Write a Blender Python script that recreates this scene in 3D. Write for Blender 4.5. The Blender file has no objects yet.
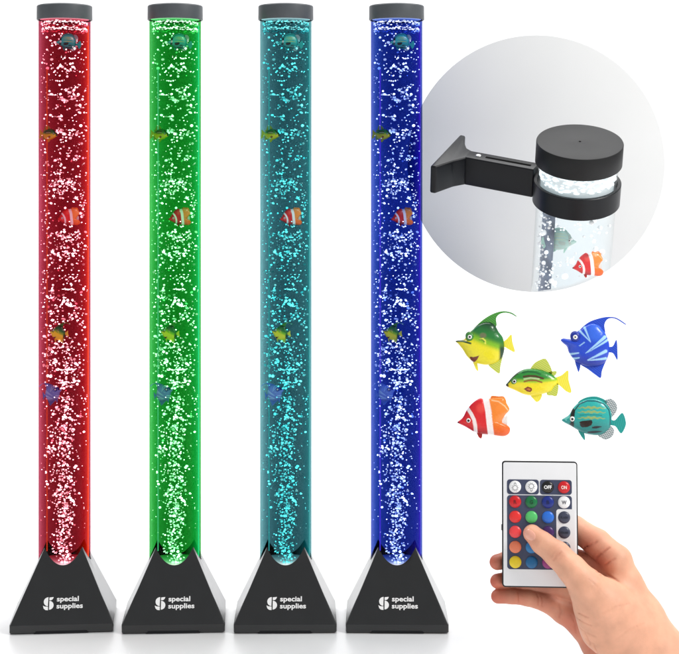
import bpy, bmesh, math, random
import numpy as np
from mathutils import Vector, Matrix
from mathutils.geometry import tessellate_polygon
random.seed(4); rng = np.random.default_rng(4)
C = bpy.context.scene.collection
sc = bpy.context.scene

# ------------------------------------------------------------------ camera geometry (metres)
CAM = Vector((0.0, -1.7, 0.43)); D = 1.7
def P(px, py, y=0.0):
    """point at depth y that the photo shows at (px, py)"""
    x0 = (px-339.5)/1000; z0 = -0.01343+(634-py)/1000
    s = (D+y)/D
    return Vector((x0*s, y, CAM.z+(z0-CAM.z)*s))
def lin(r, g, b):
    f = lambda c: (c/255/12.92) if c/255 <= .04045 else ((c/255+.055)/1.055)**2.4
    return (f(r), f(g), f(b), 1.0)

# ------------------------------------------------------------------ object helpers
def link(name, me, m=None, parent=None):
    o = bpy.data.objects.new(name, me); C.objects.link(o)
    if parent is not None: o.parent = parent
    if m is not None and not me.materials: me.materials.append(m)
    return o
def empty(name, loc=(0,0,0), rotz=0, parent=None):
    o = bpy.data.objects.new(name, None); C.objects.link(o)
    o.location = loc; o.rotation_euler = (0,0,rotz); o.empty_display_size = .01
    if parent is not None: o.parent = parent
    return o
def tag(o, label, cat, group=None):
    o['label'] = label; o['category'] = cat
    if group: o['group'] = group
    return o
def mesh(name, v, f, smooth=True):
    me = bpy.data.meshes.new(name); me.from_pydata([tuple(map(float, p)) for p in v], [], f); me.update()
    if smooth: me.polygons.foreach_set('use_smooth', [True]*len(me.polygons))
    return me
def bm_mesh(name, bm, smooth=True):
    me = bpy.data.meshes.new(name); bm.to_mesh(me); bm.free()
    if smooth: me.polygons.foreach_set('use_smooth', [True]*len(me.polygons))
    return me
def sharp(me, deg=35):
    me.set_sharp_from_angle(angle=math.radians(deg)); return me
def lathe(name, prof, n=96, smooth_deg=35, closed=False):
    """revolve (r,z) profile round z"""
    v = []; f = []; m = len(prof)
    for i in range(n):
        a = 2*math.pi*i/n
        for r, z in prof: v.append((r*math.cos(a), r*math.sin(a), z))
    segs = m if closed else m-1
    for i in range(n):
        j = (i+1) % n
        for k in range(segs):
            k2 = (k+1) % m
            f.append((i*m+k, j*m+k, j*m+k2, i*m+k2))
    me = mesh(name, v, f)
    bm = bmesh.new(); bm.from_mesh(me)
    bmesh.ops.remove_doubles(bm, verts=bm.verts, dist=1e-6)
    bmesh.ops.recalc_face_normals(bm, faces=bm.faces)
    bm.to_mesh(me); bm.free()
    me.polygons.foreach_set('use_smooth', [True]*len(me.polygons))
    return sharp(me, smooth_deg)
def bevelled(bm, off, seg=3, ang=30):
    es = [e for e in bm.edges if len(e.link_faces) == 2 and e.calc_face_angle(0) > math.radians(ang)]
    bmesh.ops.bevel(bm, geom=es, offset=off, segments=seg, profile=.5, affect='EDGES', clamp_overlap=True)
    return bm
def prism(pts, y0, y1, M=None):
    """closed outline pts (x,z) extruded between y0 and y1"""
    bm = bmesh.new()
    a = [bm.verts.new((x, y0, z)) for x, z in pts]; b = [bm.verts.new((x, y1, z)) for x, z in pts]
    n = len(pts)
    bm.faces.new(a); bm.faces.new(list(reversed(b)))
    for i in range(n): bm.faces.new((a[i], b[i], b[(i+1) % n], a[(i+1) % n]))
    bmesh.ops.recalc_face_normals(bm, faces=bm.faces)
    if M is not None: bmesh.ops.transform(bm, matrix=M, verts=bm.verts)
    return bm
def rrect(x0, z0, x1, z1, r, n=6):
    out = []
    for cx, cz, a0 in ((x1-r, z1-r, 0), (x0+r, z1-r, 90), (x0+r, z0+r, 180), (x1-r, z0+r, 270)):
        for k in range(n+1):
            a = math.radians(a0+90*k/n); out.append((cx+r*math.cos(a), cz+r*math.sin(a)))
    return out
def text_mesh(s, size, bold=0.0, depth=0.0003, spacing=1.0):
    cu = bpy.data.curves.new('lettering', 'FONT'); cu.body = s; cu.size = size; cu.offset = bold
    cu.extrude = depth; cu.space_character = spacing; cu.align_x = 'LEFT'; cu.resolution_u = 4
    o = bpy.data.objects.new('tmp', cu); C.objects.link(o)
    dg = bpy.context.evaluated_depsgraph_get(); dg.update()
    me = bpy.data.meshes.new_from_object(o.evaluated_get(dg))
    bpy.data.objects.remove(o); bpy.data.curves.remove(cu)
    me.name = 'lettering'
    return me
def fit_text(s, w, h, cx=0, cz=0, bold=0.0, depth=.0003):
    """letters in the x-z plane, w wide, h tall, centred, facing -y"""
    me = text_mesh(s, 1.0, bold, 0.02)
    co = np.array([v.co for v in me.vertices]); mn, mx = co.min(0), co.max(0)
    for v in me.vertices:
        x, y, z = v.co
        v.co = (cx+((x-mn[0])/(mx[0]-mn[0])-.5)*w, -(z-mn[2])/(mx[2]-mn[2])*depth, cz+((y-mn[1])/(mx[1]-mn[1])-.5)*h)
    return me
def stroke(pts, r, closed=False, n=8):
    """round tube along points"""
    pts = [Vector(p) for p in pts]; v = []; f = []; N = len(pts)
    for i, p in enumerate(pts):
        a = pts[i-1] if (i or closed) else p; b = pts[(i+1) % N] if (i < N-1 or closed) else p
        t = (b-a).normalized(); u = t.orthogonal().normalized()
        if i: u = (pu-t*pu.dot(t)).normalized()
        pu = u; w = t.cross(u)
        for k in range(n):
            an = 2*math.pi*k/n; v.append(p+(u*math.cos(an)+w*math.sin(an))*r)
    for i in range(N if closed else N-1):
        j = (i+1) % N
        for k in range(n): f.append((i*n+k, i*n+(k+1) % n, j*n+(k+1) % n, j*n+k))
    if not closed: f.append(tuple(range(n))[::-1]); f.append(tuple((N-1)*n+k for k in range(n)))
    return v, f

# ------------------------------------------------------------------ materials
def nodes(name):
    m = bpy.data.materials.new(name); m.use_nodes = True
    return m, m.node_tree.nodes, m.node_tree.links
def sock(n, key):
    return n.inputs[key]
def pmat(name, col, rough=.5, spec=.5, metal=0, var=.0, vscale=200, bump=.0, bscale=600, coat=0, sss=0, ior=1.5, attr=None, rvar=0):
    m, N, L = nodes(name); b = N['Principled BSDF']
    b.inputs['Roughness'].default_value = rough; b.inputs['Metallic'].default_value = metal
    b.inputs['Specular IOR Level'].default_value = spec; b.inputs['IOR'].default_value = ior
    b.inputs['Coat Weight'].default_value = coat; b.inputs['Coat Roughness'].default_value = .08
    tc = N.new('ShaderNodeTexCoord')
    src = None
    if attr:
        a = N.new('ShaderNodeAttribute'); a.attribute_name = attr; src = a.outputs['Color']
    if var:
        nz = N.new('ShaderNodeTexNoise'); nz.inputs['Scale'].default_value = vscale; nz.inputs['Detail'].default_value = 5
        L.new(tc.outputs['Object'], nz.inputs['Vector'])
        mp = N.new('ShaderNodeMapRange'); mp.inputs[1].default_value = .3; mp.inputs[2].default_value = .7
        mp.inputs[3].default_value = 1-var; mp.inputs[4].default_value = 1+var
        L.new(nz.outputs['Fac'], mp.inputs[0])
        mx = N.new('ShaderNodeMix'); mx.data_type = 'RGBA'; mx.blend_type = 'MULTIPLY'; mx.inputs[0].default_value = 1
        mx.inputs[6].default_value = col
        if src: L.new(src, mx.inputs[6])
        L.new(mp.outputs[0], mx.inputs[7]); src = mx.outputs[2]
        if rvar:
            mr = N.new('ShaderNodeMapRange'); mr.inputs[3].default_value = rough-rvar; mr.inputs[4].default_value = rough+rvar
            L.new(nz.outputs['Fac'], mr.inputs[0]); L.new(mr.outputs[0], b.inputs['Roughness'])
    if src: L.new(src, b.inputs['Base Color'])
    else: b.inputs['Base Color'].default_value = col
    if bump:
        nb = N.new('ShaderNodeTexNoise'); nb.inputs['Scale'].default_value = bscale; nb.inputs['Detail'].default_value = 6
        L.new(tc.outputs['Object'], nb.inputs['Vector'])
        bp = N.new('ShaderNodeBump'); bp.inputs['Strength'].default_value = bump; bp.inputs['Distance'].default_value = .0004
        L.new(nb.outputs['Fac'], bp.inputs['Height']); L.new(bp.outputs[0], b.inputs['Normal'])
    if sss:
        b.inputs['Subsurface Weight'].default_value = sss; b.inputs['Subsurface Radius'].default_value = (1, .35, .2)
        b.inputs['Subsurface Scale'].default_value = .004
    return m
def emit_mat(name, col, strength, diffuse=.5, vary=False):
    """a glowing thing that still takes some light"""
    m, N, L = nodes(name); b = N['Principled BSDF']
    b.inputs['Base Color'].default_value = (diffuse, diffuse, diffuse, 1)
    b.inputs['Emission Color'].default_value = col; b.inputs['Emission Strength'].default_value = strength
    b.inputs['Roughness'].default_value = .3
    if vary:                                   # light on the bubbles is put in as glow, stronger on some
        g = N.new('ShaderNodeNewGeometry'); mr = N.new('ShaderNodeMapRange'); pw = N.new('ShaderNodeMath'); pw.operation = 'POWER'; pw.inputs[1].default_value = 1.6
        L.new(g.outputs['Random Per Island'], pw.inputs[0]); L.new(pw.outputs[0], mr.inputs[0]); mr.inputs[3].default_value = strength*.16; mr.inputs[4].default_value = strength*1.8
        L.new(mr.outputs[0], b.inputs['Emission Strength'])
    return m
def volume_mat(name, sig, gloss=0.0, ior=1.2, glow=0.0):
    """clear tinted body: sig = absorption per metre for r, g, b; gloss adds the surface reflection of acrylic"""
    m, N, L = nodes(name); N.remove(N['Principled BSDF']); out = N['Material Output']
    mx = max(sig); ab = N.new('ShaderNodeVolumeAbsorption')
    ab.inputs['Color'].default_value = (1-sig[0]/mx, 1-sig[1]/mx, 1-sig[2]/mx, 1); ab.inputs['Density'].default_value = mx
    L.new(ab.outputs[0], out.inputs['Volume'])
    if glow:
        em = N.new('ShaderNodeEmission'); em.inputs['Color'].default_value = (.9,.97,1,1); em.inputs['Strength'].default_value = glow
        ad = N.new('ShaderNodeAddShader'); L.new(ab.outputs[0], ad.inputs[0]); L.new(em.outputs[0], ad.inputs[1]); L.new(ad.outputs[0], out.inputs['Volume'])
    if gloss:
        t = N.new('ShaderNodeBsdfTransparent'); g = N.new('ShaderNodeBsdfGlossy'); g.inputs['Roughness'].default_value = .06
        lw = N.new('ShaderNodeLayerWeight'); lw.inputs['Blend'].default_value = .5
        pw = N.new('ShaderNodeMath'); pw.operation = 'POWER'; pw.inputs[1].default_value = 5; L.new(lw.outputs['Facing'], pw.inputs[0])
        mu = N.new('ShaderNodeMath'); mu.operation = 'MULTIPLY_ADD'; mu.inputs[1].default_value = gloss; mu.inputs[2].default_value = .006
        L.new(pw.outputs[0], mu.inputs[0])
        at = N.new('ShaderNodeAttribute'); at.attribute_name = 'outer'; m2 = N.new('ShaderNodeMath'); m2.operation = 'MULTIPLY'; L.new(mu.outputs[0], m2.inputs[0]); L.new(at.outputs['Fac'], m2.inputs[1]); mu = m2
        ms = N.new('ShaderNodeMixShader'); L.new(mu.outputs[0], ms.inputs[0]); L.new(t.outputs[0], ms.inputs[1]); L.new(g.outputs[0], ms.inputs[2])
        L.new(ms.outputs[0], out.inputs['Surface'])
    return m

M_base = pmat('charcoal_plastic', (.006,.0065,.0072,1), .17, .5, ior=1.62, var=.15, vscale=60, bump=.03, bscale=2500, rvar=.03)
M_cap  = pmat('grey_cap_plastic', lin(74,78,82), .42, .5, var=.1, vscale=80, bump=.1, bscale=2500)
M_black = pmat('black_plastic', (.0015,.002,.004,1), .36, .3, var=.2, vscale=80, bump=.15, bscale=3000)
M_capblack = pmat('black_cap_plastic', (.008,.008,.0085,1), .5, .3, var=.12, vscale=90, bump=.15, bscale=3000)
M_white_ink = pmat('white_ink', (.86,.86,.86,1), .5)
M_metal = pmat('screw_metal', (.75,.75,.75,1), .25, .5, 1)

# ------------------------------------------------------------------ setting: studio sweep
def sweep():
    prof = [(-1.9, 0), (1.3, 0)]
    for k in range(1, 25):
        a = math.radians(90*k/24); prof.append((1.3+.8*math.sin(a), .8-.8*math.cos(a)))
    prof.append((2.1, 3.4))
    xs = np.linspace(-3.2, 3.2, 5); v = []; f = []
    for x in xs:
        for y, z in prof: v.append((x, y, z))
    m = len(prof)
    for i in range(len(xs)-1):
        for k in range(m-1): f.append((i*m+k, (i+1)*m+k, (i+1)*m+k+1, i*m+k+1))
    return mesh('backdrop', v, f)
o = link('backdrop', sweep(), pmat('white_sweep', (.82,.82,.828,1), .30, .4, var=.01, vscale=6)); o['kind'] = 'structure'

# ------------------------------------------------------------------ bubble lamps
K = .001
R_OUT, R_IN = .0258, .0246
Z = lambda py: P(0, py, 0).z                 # height at the lamp's axis
LIP = .0092; W0 = .0499; SL = (W0-.0184)/(.0775-LIP)
def base_mesh():
    n = 256; v = []; f = []; rh = R_OUT+.0002
    ring = []
    for i in range(n):
        a = 2*math.pi*i/n; c, s = math.cos(a), math.sin(a); q = max(abs(c), abs(s))
        def sq(w, rc):                       # square of half width w with slightly rounded corners
            p = 1/( (abs(c)**rc+abs(s)**rc)**(1/rc) ); return (w*p*c, w*p*s)
        zt = LIP+(W0-rh*q)/SL
        pr = []
        x, y = sq(W0-.0008, 60); pr.append((x, y, .0006))
        x, y = sq(W0+.0002, 60); pr.append((x, y, .0016))
        x, y = sq(W0+.0002, 60); pr.append((x, y, LIP-.0006))
        x, y = sq(W0-.0003, 60); pr.append((x, y, LIP))
        for t in (.25, .5, .75, .97):
            z = LIP+(zt-LIP)*t; w = W0-.0003-(z-LIP)*SL
            x, y = sq(w, 90); pr.append((x, y, z))
        pr.append((rh*1.004*c, rh*1.004*s, zt+.0001)); pr.append((rh*c, rh*s, zt-.0004)); pr.append((rh*c, rh*s, .012))
        ring.append(pr)
    m = len(ring[0])
    for pr in ring: v += pr
    for i in range(n):
        j = (i+1) % n
        for k in range(m-1): f.append((i*m+k, j*m+k, j*m+k+1, i*m+k+1))
    f.append(tuple(i*m+m-1 for i in range(n)))
    f.append(tuple(i*m for i in range(n))[::-1])
    me = mesh('base', v, f); return sharp(me, 25)
me_base = base_mesh()
# black strip standing in for the shadow gap under the front lip
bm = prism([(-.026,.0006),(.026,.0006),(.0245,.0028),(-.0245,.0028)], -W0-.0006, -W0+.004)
me_gap_shadow = bm_mesh('gap_shadow', bm, False)
me_cap = lathe('cap', [(0,.0148),(.0255,.0148),(.0268,.0144),(.0275,.0135),(.0276,.0006),(.0272,0),(.0262,0),(.0262,.004),(0,.004)])
ZB, ZT = .013, Z(20.5)
ZW = ZT+.0006
me_tube = lathe('tube', [(R_IN, ZB), (R_OUT, ZB), (R_OUT, ZT+.003), (R_IN, ZT+.003)], closed=True)
me_water = lathe('water', [(0, ZB+.0004), (R_IN-.0003, ZB+.0004), (R_IN-.0003, ZW), (0, ZW)])

me_cap_glow = lathe('cap_glow_disc', [(0,.0008),(R_IN-.0002,.0008),(R_IN-.0002,.0016),(0,.0016)]); M_cap_glow = emit_mat('cap_glow_disc', (1,1,1,1), .8, .7)  # white disc added to glow and hide the dark cap underside
me_base_glow = lathe('base_glow_disc', [(0,.0600),(R_IN-.0006,.0600),(R_IN-.0006,.0614),(0,.0614)])  # glowing disc added to cover the dark inside of the base
def mark_outer(me, r):
    a = me.attributes.new('outer', 'FLOAT', 'POINT')
    a.data.foreach_set('value', [1.0 if math.hypot(v.co.x, v.co.y) > r else 0.0 for v in me.vertices])
mark_outer(me_tube, (R_IN+R_OUT)/2)
def blob_mesh(name, items, sub=1):
    """many little bubbles: items = (centre, radii, rotation)"""
    bm = bmesh.new(); bmesh.ops.create_icosphere(bm, subdivisions=sub, radius=1)
    bv = np.array([q.co for q in bm.verts]); bf = np.array([[q.index for q in fc.verts] for fc in bm.faces]); bm.free()
    V = []; F = []
    for i, (c, r, e) in enumerate(items):
        R = np.array(Matrix.Rotation(e[0], 3, 'X') @ Matrix.Rotation(e[1], 3, 'Y') @ Matrix.Rotation(e[2], 3, 'Z'))
        V.append((bv*np.array(r)) @ R.T+np.array(c)); F.append(bf+i*len(bv))
    V = np.concatenate(V); F = np.concatenate(F)
    me = bpy.data.meshes.new(name); me.vertices.add(len(V)); me.vertices.foreach_set('co', V.ravel())
    me.loops.add(F.size); me.loops.foreach_set('vertex_index', F.ravel().astype(np.int32))
    me.polygons.add(len(F)); me.polygons.foreach_set('loop_start', np.arange(0, F.size, 3, dtype=np.int32))
    me.polygons.foreach_set('use_smooth', np.ones(len(F), bool)); me.update(); me.validate()
    return me
def bubble_items():
    it = []
    def put(x, py, y, r, el=1.0, tilt=0.0):
        if math.hypot(x, y)+r*el > 23.8: return
        sx = el; sz = random.uniform(.75, 1.05)/math.sqrt(el)
        it.append(((x*K, y*K, Z(py)), (r*sx*K, r*K, r*sz*K), (random.uniform(-.3,.3), tilt+random.uniform(-.5,.5), random.uniform(-.4,.4))))
    def size(): return min(1.45, max(.30, random.lognormvariate(-.36, .38)))
    def hw(py):
        for (a, wa), (b, wb) in zip(pr, pr[1:]):
            if a <= py <= b: return wa+(wb-wa)*(py-a)/(b-a)
    pr = [(0,22),(385,21.5),(430,18),(480,14.5),(520,11.5),(545,9),(575,7)]
    # loose scatter, thinner near the top, dense in the rising plume
    def dens(py):
        for (a, wa), (b, wb) in zip(dp, dp[1:]):
            if a <= py <= b: return wa+(wb-wa)*(py-a)/(b-a)
    dp = [(0,.016),(60,.020),(110,.015),(150,.018),(180,.026),(205,.020),(250,.026),(330,.032),(400,.040),(470,.052),(540,.095),(575,.16)]
    py = 34.0
    while py < 566:
        w = hw(py); n = dens(py)*2*w*2*2.1
        k = int(n)+(random.random() < n-int(n))
        for _ in range(k):
            rr = w*math.sqrt(random.random())
            if py > 380: x = max(-w*1.15, min(w*1.15, random.gauss(0, w*.48)))
            else: x = random.uniform(-w, w)
            ymax = math.sqrt(max(0, 23.4**2-x*x)); depth = min(ymax, w)
            y = -depth*random.uniform(.45, 1.0) if random.random() < .86 else depth*random.uniform(0, .5)
            y -= max(0, 20-w)*.8
            put(x, py+random.uniform(0,2), y, size(), random.choice((1,1,1,1.1,1.25)))
        py += 2
    # clumps that rise together
    for _ in range(60):
        py0 = random.uniform(85, 520); w = hw(py0); x0 = random.uniform(-w*.75, w*.75); y0 = -math.sqrt(max(0, 20**2-x0*x0))*random.uniform(.5, .95)
        for _ in range(random.randint(4, 11)):
            put(x0+random.gauss(0,3.0), py0+random.gauss(0,1.6), y0+random.gauss(0,1.2), size()*.95, random.choice((1,1.15,1.35)))
    for py0, x0, n in ((183,1,46),(192,-4,30),(70,0,22),(136,3,22),(238,4,30),(252,0,30),(366,3,26),(300,-4,20),(278,8,18),(345,6,18)):
        for _ in range(n):
            x = x0+random.gauss(0, 7.5); y = -math.sqrt(max(0, 20.5**2-x*x))*random.uniform(.6, .98)
            put(x, py0+random.gauss(0, 3.2), y, size(), random.choice((1,1.15,1.35)))
    # flat streaks of merging bubbles
    for py0, x0, ln in ((367.5,3,20),(131,9,7),(288,5,12),(330,-6,9),(305,9,7),(415,4,8),(96,-10,7),(60,9,6)):
        for k in range(int(ln*1.2)):
            x = x0+(k/(ln*1.2)-.5)*ln; y = -math.sqrt(max(0, 21**2-x*x))
            put(x, py0+random.gauss(0,.4), y, random.uniform(.4,.7), 1.5)
    # small ones stuck to the wall
    for _ in range(260):
        a = random.uniform(math.pi*1.02, math.pi*1.98); py = random.uniform(40, 535)
        put(23.2*math.cos(a), py, 23.2*math.sin(a), random.uniform(.3,.55))
    return it
me_bubbles = blob_mesh('bubbles', bubble_items(), 2)
def foam_items():
    it = []
    for py, n, rr, s in ((23.8,120,23.2,.85),(25.5,60,22.8,.6),(30.0,130,23.2,.8),(31.2,60,22.8,.6)):
        for i in range(n):
            a = 2*math.pi*(i+random.random())/n; r = rr*random.uniform(.955,1)
            q = s*random.uniform(.55,1.25)
            it.append(((r*math.cos(a)*K, r*math.sin(a)*K, Z(py+random.gauss(0,.75))), (q*1.5*K, q*.8*K, q*.8*K), (0,0,a+math.pi/2)))
    return it
me_foam = blob_mesh('foam', foam_items(), 1)
def arc_strip(a0, a1, r, z0, z1, t=.0006, n=14):
    v = []; f = []
    for i in range(n+1):
        a = math.radians(a0+(a1-a0)*i/n)
        for rr in (r, r-t):
            for z in (z0, z1): v.append((rr*math.cos(a), rr*math.sin(a), z))
    for i in range(n):
        p = i*4; q = p+4
        f += [(p,q,q+1,p+1),(p+2,p+3,q+3,q+2),(p,p+2,q+2,q),(p+1,q+1,q+3,p+3)]
    f += [(0,1,3,2), (n*4,n*4+2,n*4+3,n*4+1)]
    return mesh('added_glow', v, f)
me_edge_reflection = arc_strip(-10, 72, R_IN-.0006, .061, Z(26), n=24)  # added strip, glowing in place of a tinted reflection at the edge
_a = me_edge_reflection.attributes.new('glow', 'FLOAT', 'POINT'); _a.data.foreach_set('value', [max(0.0, 1-(math.degrees(math.atan2(v.co.y, v.co.x))+10)/82)**1.2 for v in me_edge_reflection.vertices])
v, f = stroke([(-.0165,-.0125,Z(548)),(-.0165,-.0125,Z(70))], .0006, n=10); me_reflection = mesh('added_glow', v, f)  # added rod, glowing in place of a tinted reflection line

def place_logo(parent):
    # white mark and two lines of lettering printed on the sloping front face
    nrm = Vector((0,-1,SL)).normalized()
    up = Vector((0,SL,1)).normalized(); rt = Vector((1,0,0))
    def on_face(dx, py):                     # point of the face that shows at height py
        best = None
        for i in range(400):
            z = LIP+.065*i/400; y = -(W0-.0003-(z-LIP)*SL)
            q = Z_at(z, y)
            if best is None or abs(q-py) < best[0]: best = (abs(q-py), Vector((dx*K*(D+y)/D, y, z)))
        return best[1]
    def Z_at(z, y):
        zp = CAM.z+(z-CAM.z)*D/(D+y); return 634-(zp+.01343)*1000
    st = 1/ (up.z + .26*up.y)                # undo the foreshortening of the slope
    def put(name, me, dx, py):
        o = link(name, me, M_white_ink, parent)
        c = on_face(dx, py)+nrm*.00012
        o.matrix_local = Matrix.Translation(c) @ Matrix((( 1,0,0,0),(0,-nrm.y,up.y*st,0),(0,-nrm.z,up.z*st,0),(0,0,0,1)))
        return o
    global me_logo, me_l1, me_l2
    put('logo', me_logo, -13.6, 603.4); put('lettering', me_l1, 5.7, 599.7); put('lettering', me_l2, 7.7, 606.7)
def logo_mesh():
    u = lambda x, y: ((x-129)/9.7*K, -(y-178)/9.7*K)
    def arc(cx, cy, r, a0, a1, n=14): return [u(cx+r*math.cos(math.radians(a0+(a1-a0)*i/n)), cy+r*math.sin(math.radians(a0+(a1-a0)*i/n))) for i in range(n+1)]
    polys = [arc(130,160,43,270,95)[::-1],
             [u(139,120),u(178,116),u(176,126),u(168,138),u(156,146),u(139,147)],
             arc(138,194,42,-88,90),
             [u(80,196),u(98,205),u(128,208),u(128,241),u(104,238),u(88,224)]]
    V = []; F = []
    for p in polys:
        b = len(V); n = len(p)
        V += [(x,-.0002,z) for x, z in p]+[(x,0,z) for x, z in p]
        F.append(tuple(range(b, b+n))); F.append(tuple(range(b+2*n-1, b+n-1, -1)))
        F += [(b+i, b+n+i, b+n+(i+1) % n, b+(i+1) % n) for i in range(n)]
    bm = bmesh.new(); me = mesh('logo', V, F, False); bm.from_mesh(me); bmesh.ops.recalc_face_normals(bm, faces=bm.faces); bm.to_mesh(me); bm.free()
    return me
me_logo = logo_mesh()
me_l1 = fit_text('special', .0212, .0066, bold=.025, depth=.0002); me_l2 = fit_text('supplies', .0254, .0066, bold=.025, depth=.0002)

LAMPS = [
 # name, centre px, shell absorption, water absorption, bubble colour, strength, reflection colour, strength, edge reflection colour, strength
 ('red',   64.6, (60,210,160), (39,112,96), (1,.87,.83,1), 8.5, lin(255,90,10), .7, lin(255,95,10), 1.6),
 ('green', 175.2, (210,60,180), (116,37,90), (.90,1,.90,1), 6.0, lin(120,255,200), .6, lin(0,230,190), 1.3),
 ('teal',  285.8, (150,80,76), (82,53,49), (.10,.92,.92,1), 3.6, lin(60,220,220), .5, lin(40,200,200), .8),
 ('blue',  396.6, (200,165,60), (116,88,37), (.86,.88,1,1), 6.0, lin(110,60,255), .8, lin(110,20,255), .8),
]
lamp_frames = {}
for nm, px, shell, water, bc, bs, rc, rs, ec, es in LAMPS:
    p = P(px, 600, 0)
    yaw = math.atan2(-p.x, D)*.62
    t = empty('bubble_lamp', (p.x, 0, 0), yaw)
    tag(t, f'tall slim bubble lamp glowing {nm} on a black pyramid base', 'bubble lamp', 'bubble lamps standing in a row')
    b = link('base', me_base, M_base, t); link('gap_shadow', me_gap_shadow, M_black, b); place_logo(b)
    link('tube', me_tube.copy(), volume_mat(nm+'_acrylic', tuple(1.3*q for q in shell), .16), t)
    link('water', me_water.copy(), volume_mat(nm+'_water', water), t)  # tint of wall and water stands in for coloured LED light
    q = link('bubbles', me_bubbles.copy(), emit_mat(nm+'_bubbles', bc, bs*.55, vary=True), t); q['kind'] = 'stuff'
    q = link('foam', me_foam.copy(), emit_mat(nm+'_foam', bc, bs*.35, vary=True), t); q['kind'] = 'stuff'
    link('added_glow', me_reflection.copy(), emit_mat(nm+'_reflection', rc, rs, .05), t)
    em = emit_mat(nm+'_edge_reflection', ec, es, .05); en = em.node_tree.nodes.new('ShaderNodeAttribute'); en.attribute_name = 'glow'
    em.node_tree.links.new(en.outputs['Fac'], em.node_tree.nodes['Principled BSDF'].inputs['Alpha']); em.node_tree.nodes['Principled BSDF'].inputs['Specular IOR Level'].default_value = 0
    link('added_glow', me_edge_reflection.copy(), em, t)
    c = link('cap', me_cap, M_cap, t); c.location = (0, 0, ZT)
    link('cap_glow_disc', me_cap_glow, M_cap_glow, c)
    link('base_glow_disc', me_base_glow.copy(), emit_mat(nm+'_base_glow', (1,.95,.92,1), .9, .3), t)
    lamp_frames[nm] = (t.location.copy(), yaw)

# ------------------------------------------------------------------ toy fish
def catmull(pts, n=8):
    out = []; N = len(pts)
    for i in range(N):
        p0, p1, p2, p3 = (np.array(pts[(i+k-1) % N], float) for k in range(4))
        for k in range(n):
            t = k/n
            out.append(.5*((2*p1)+(-p0+p2)*t+(2*p0-5*p1+4*p2-p3)*t*t+(-p0+3*p1-3*p2+p3)*t**3))
    return np.array(out)
def star_body(outline, c, thick, colour, u, nring=44, nang=220, power=.5):
    """swollen toy body: rings shrinking from the outline to c; colour(U,V) in picture units"""
    c = np.array(c, float); o = catmull(outline)-c
    a = np.unwrap(np.arctan2(o[:,1], o[:,0])); r = np.hypot(o[:,0], o[:,1])
    if a[-1] < a[0]: a = a[::-1]; r = r[::-1]
    A = np.concatenate([a-2*np.pi, a, a+2*np.pi]); Rr = np.concatenate([r, r, r]); k = np.argsort(A, kind='stable')
    th = np.linspace(0, 2*np.pi, nang, endpoint=False); rad = np.interp(th+a[0], A[k], Rr[k]); th = th+a[0]
    ss = np.sin(np.linspace(0, np.pi/2, nring+1))[1:]
    V = []; UV = []
    for side in (-1, 1):
        V.append(c); UV.append(0)
        for s in ss:
            pts = c+np.stack([np.cos(th), np.sin(th)], 1)*rad[:,None]*s
            V.extend(pts); UV.extend([s]*nang)
    V = np.array(V); S = np.array(UV); half = len(V)//2
    y = thick*np.power(np.clip(1-S**3, 0, 1), power); y[:half] *= -1
    co = np.array([u(p) for p in V]); X = np.stack([co[:,0], y*K, co[:,1]], 1)
    F = []
    for side in (0, 1):
        b = side*half
        def q(i, j): return b+1+(i)*nang+(j % nang)
        for j in range(nang): F.append((b, q(0,j), q(0,j+1)))
        for i in range(nring-1):
            for j in range(nang): F.append((q(i,j), q(i+1,j), q(i+1,j+1), q(i,j+1)))
    me = mesh('body', X, F)
    cols = np.array([colour(p[0], p[1]) for p in V], np.float32)
    at = me.color_attributes.new('Col', 'FLOAT_COLOR', 'POINT'); at.data.foreach_set('color', cols.ravel())
    bm = bmesh.new(); bm.from_mesh(me); bmesh.ops.remove_doubles(bm, verts=bm.verts, dist=1e-7); bmesh.ops.recalc_face_normals(bm, faces=bm.faces); bm.to_mesh(me); bm.free()
    me.polygons.foreach_set('use_smooth', [True]*len(me.polygons))
    return me
def fin_mesh(name, outline, u, y=0.0, t=.5, smooth=True):
    pts = catmull(outline, 5) if smooth else np.array(outline, float)
    P2 = [u(p) for p in pts]
    n = len(P2); tri = tessellate_polygon([[Vector((x,z,0)) for x, z in P2]])
    V = [(x,(y-t)*K,z) for x, z in P2]+[(x,(y+t)*K,z) for x, z in P2]
    F = [tuple(q) for q in tri]+[tuple(i+n for i in q)[::-1] for q in tri]+[(i,(i+1) % n, n+(i+1) % n, n+i) for i in range(n)]
    me = mesh(name, V, F, False)
    bm = bmesh.new(); bm.from_mesh(me); bmesh.ops.recalc_face_normals(bm, faces=bm.faces); bm.to_mesh(me); bm.free()
    return me
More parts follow.
